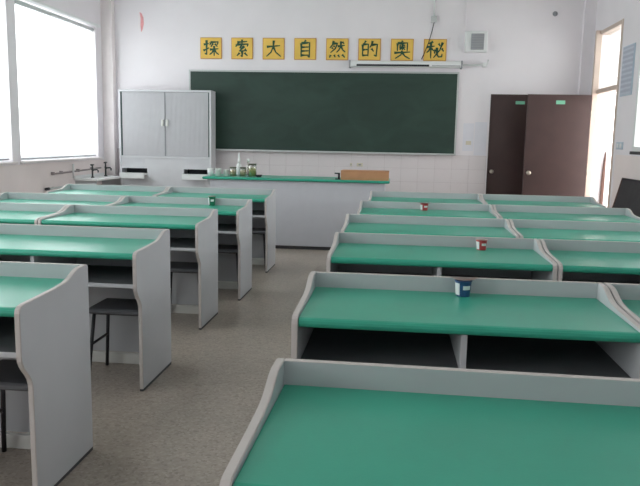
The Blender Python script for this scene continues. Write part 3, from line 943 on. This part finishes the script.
# ================================================================== STUDENT DESKS
DW = 1.212          # width of one desk
PT = 0.022          # side panel thickness
DZ = 0.795           # worktop height
def panel_profile():
    p = [(0.0, 0.014), (0.0, 0.853), (-0.007, 0.86)]
    p += [(-0.075, 0.86), (-0.10, 0.857), (-0.125, 0.849), (-0.15, 0.839), (-0.18, 0.828), (-0.215, 0.820), (-0.27, 0.815),
          (-0.36, 0.811), (-0.46, 0.808), (-0.535, 0.806), (-0.556, 0.802), (-0.568, 0.792), (-0.573, 0.777)]
    p += [(-0.573, 0.615), (-0.570, 0.595), (-0.560, 0.573), (-0.545, 0.552), (-0.525, 0.530), (-0.510, 0.508), (-0.502, 0.485), (-0.50, 0.46)]
    p += [(-0.50, 0.014)]
    return p
def make_desk(label):
    t = thing('student_desk', label, 'desk', group='two-seat student desks with green tops')
    hw = DW / 2
    for s in (-1, 1):
        bm = bmesh.new()
        a0, a1 = (hw - PT, hw) if s > 0 else (-hw, -hw + PT)
        bm_prism(bm, panel_profile(), 'x', a0, a1, 0.0025, 1, 0)
        pn = part('side_panel', bm, [M_PANEL, M_EDGE], t)
        bm = bmesh.new(); bm_box(bm, a0 + 0.001, a1 - 0.001, -0.498, -0.002, 0.0, 0.014)
        part('foot_strip', bm, M_FOOT, pn)
    w = hw - PT
    bm = bmesh.new(); bm_box(bm, -w, w, -0.022, -0.001, 0.07, 0.859, 0.0015)
    for f in bm.faces:
        if f.calc_center_median().z > 0.857:
            f.material_index = 1
    part('back_panel', bm, [M_PANEL, M_EDGE], t)
    bm = bmesh.new()
    f0, f1, zt, zb = -0.0225, -0.566, DZ, DZ - 0.036
    prof = [(f0, zb), (f0, zt)]
    for k in range(7):
        a = math.pi / 2 + math.pi * k / 6
        prof.append((f1 + 0.018 + 0.018 * math.cos(a), (zt + zb) / 2 + 0.018 * math.sin(a)))
    bm_prism(bm, prof, 'x', -w + 0.002, w - 0.002)
    part('worktop', bm, M_GREEN, t)
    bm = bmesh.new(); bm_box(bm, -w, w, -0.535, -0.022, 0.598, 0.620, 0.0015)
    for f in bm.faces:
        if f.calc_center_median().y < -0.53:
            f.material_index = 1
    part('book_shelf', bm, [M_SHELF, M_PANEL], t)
    bm = bmesh.new(); bm_box(bm, -0.011, 0.011, -0.54, -0.022, 0.620, zb, 0.0015)
    part('divider', bm, M_PANEL, t)
    bm = bmesh.new(); bm_box(bm, -w, w, -0.045, -0.0225, 0.0, 0.068, 0.002)
    part('kick_board', bm, M_KICK, t)
    return t

GAP = 1.2166
RB = {1: (-0.288, 1.732), 2: (-0.346, 2.949), 3: (-0.352, 4.272), 4: (-0.361, 5.366), 5: (-0.317, 6.608), 6: (-0.271, 7.94)}
LB = {1: (-1.328, 2.898), 2: (-1.3645, 4.141), 3: (-1.397, 5.4425), 4: (-1.322, 6.43), 5: (-1.325, 7.76)}
spots = []
RORD = {1: 'nearest row', 2: 'second row from the camera', 3: 'third row from the camera', 4: 'fourth row from the camera', 5: 'fifth row from the camera', 6: 'last row before the brown doors'}
for k, (x, y) in RB.items():
    extra = {2: ', carrying the blue cup', 3: ', carrying the larger red cup', 5: ', carrying the small red cup'}.get(k, '')
    if k == 1:
        spots.append((x + DW / 2, y, 'desk filling the bottom right corner of the picture, right block'))
    else:
        spots.append((x + DW / 2, y, 'aisle-side desk of the right block, %s%s' % (RORD[k], extra)))
        spots.append((x + GAP + DW / 2, y, 'wall-side desk of the right block, %s' % RORD[k]))
LORD = {1: 'nearest row at the picture edge', 2: 'second row from the camera', 3: 'third row from the camera', 4: 'fourth row from the camera', 5: 'last row before the bench'}
for k, (x, y) in LB.items():
    spots.append((x - DW / 2, y, 'aisle-side desk of the left block, %s%s' % (LORD[k], ', with a green cup' if k == 4 else '')))
    if k >= 3:
        spots.append((x - GAP - DW / 2, y, 'window-side desk of the left block, %s' % LORD[k]))
desk0 = None
for x, y, lb in spots:
    if desk0 is None:
        desk0 = make_desk(lb)
        desk0.location = (x, y - 0.0115, 0)
        desk0.rotation_euler = (0, 0, -0.019)
    else:
        dup(desk0, (x, y, 0), lb, 0.0)

# ------------------------------------------------------------------ stools
def make_stool(label):
    t = thing('stool', label, 'stool', group='dark stools under the left desks')
    bm = bmesh.new(); bm_box(bm, -0.17, 0.17, -0.145, 0.145, 0.40, 0.43, 0.008)
    part('seat', bm, M_STOOL, t)
    for sx in (-1, 1):
        for sy in (-1, 1):
            bm = bmesh.new()
            bm_tube(bm, [(sx * 0.14, sy * 0.10, 0.40), (sx * 0.172, sy * 0.135, 0.0)], 0.011, 8)
            part('leg', bm, M_STEEL, t)
        bm = bmesh.new(); bm_tube(bm, [(sx * 0.155, -0.117, 0.21), (sx * 0.155, 0.117, 0.21)], 0.008, 6)
        part('side_brace', bm, M_STEEL, t)
    bm = bmesh.new(); bm_box(bm, -0.13, 0.13, -0.12, 0.12, 0.392, 0.3995)
    part('seat_frame', bm, M_STEEL, t)
    return t
stool0 = None
for k, (x, y) in LB.items():
    lb = 'dark flat stool tucked under the aisle-side left desk, %s' % LORD[k]
    loc = (x - 0.214, y - 0.20 - 0.012 * (k % 3), 0)
    if stool0 is None:
        stool0 = make_stool(lb); stool0.location = loc
    else:
        dup(stool0, loc, lb)

# ------------------------------------------------------------------ cups on the desks
def cup(name, x, y, r, h, m, label, peeled=False, z=DZ):
    t = thing(name, label, 'cup', (x, y, z))
    lathe_obj('cup_wall', [(0, 0), (r * 0.82, 0), (r * 0.84, 0.004), (r, h - 0.006), (r * 1.07, h - 0.004), (r * 1.07, h), (r * 0.97, h), (r * 0.8, 0.006), (0, 0.006)], m, t, seg=20)
    for a0, a1, z0, z1 in ((3.3, 4.15, 0.1, 0.85), (4.6, 5.6, 0.45, 0.7)):
        bm = bmesh.new()
        rows = []
        for q in range(6):
            a = a0 + (a1 - a0) * q / 5
            rows.append([bm.verts.new(((r * (0.84 + 0.16 * zz) + d) * math.cos(a), (r * (0.84 + 0.16 * zz) + d) * math.sin(a), h * zz)) for zz, d in ((z0, 0.0015), (z1, 0.0015), (z1, 0.0002), (z0, 0.0002))])
        for q in range(5):
            for e in range(4):
                bm.faces.new((rows[q][e], rows[q][(e + 1) % 4], rows[q + 1][(e + 1) % 4], rows[q + 1][e]))
        part('printed_label', bm, M_WHITE, t)
    bm = bmesh.new()
    if peeled:
        R = r * 1.5
        ring = []
        for k in range(16):
            a = 2 * math.pi * k / 16
            ring.append(bm.verts.new((R * math.cos(a) * (1.0 if math.cos(a) < 0 else 1.15), r * 1.1 * math.sin(a), h + 0.004 + 0.010 * math.cos(a) ** 2 * (1 if math.cos(a) > 0 else 0.6))))
        c = bm.verts.new((0, 0, h + 0.0005))
        for k in range(16):
            bm.faces.new((ring[k], ring[(k + 1) % 16], c))
        bmesh.ops.solidify(bm, geom=bm.faces[:], thickness=0.0012)
    else:
        bm_lathe(bm, [(0, h + 0.0005), (r * 1.08, h + 0.0005), (r * 1.1, h + 0.003), (0, h + 0.004)], 18)
    part('foil_lid', bm, M_FOIL, t)
    return t
cup('yogurt_cup', 0.295, 2.872, 0.034, 0.066, M_CUPB, 'blue and white yogurt cup with peeled foil lid on the second right desk', True)
cup('yogurt_cup', 0.522, 4.165, 0.032, 0.060, M_CUPR, 'red and white cup on the third desk of the right block')
cup('yogurt_cup', 0.278, 6.50, 0.036, 0.062, M_CUPR, 'small red cup on the fifth desk of the right block', True)
cup('green_cup', -1.69, 6.36, 0.034, 0.085, M_CUPG, 'green glossy cup on the fourth desk of the left block')
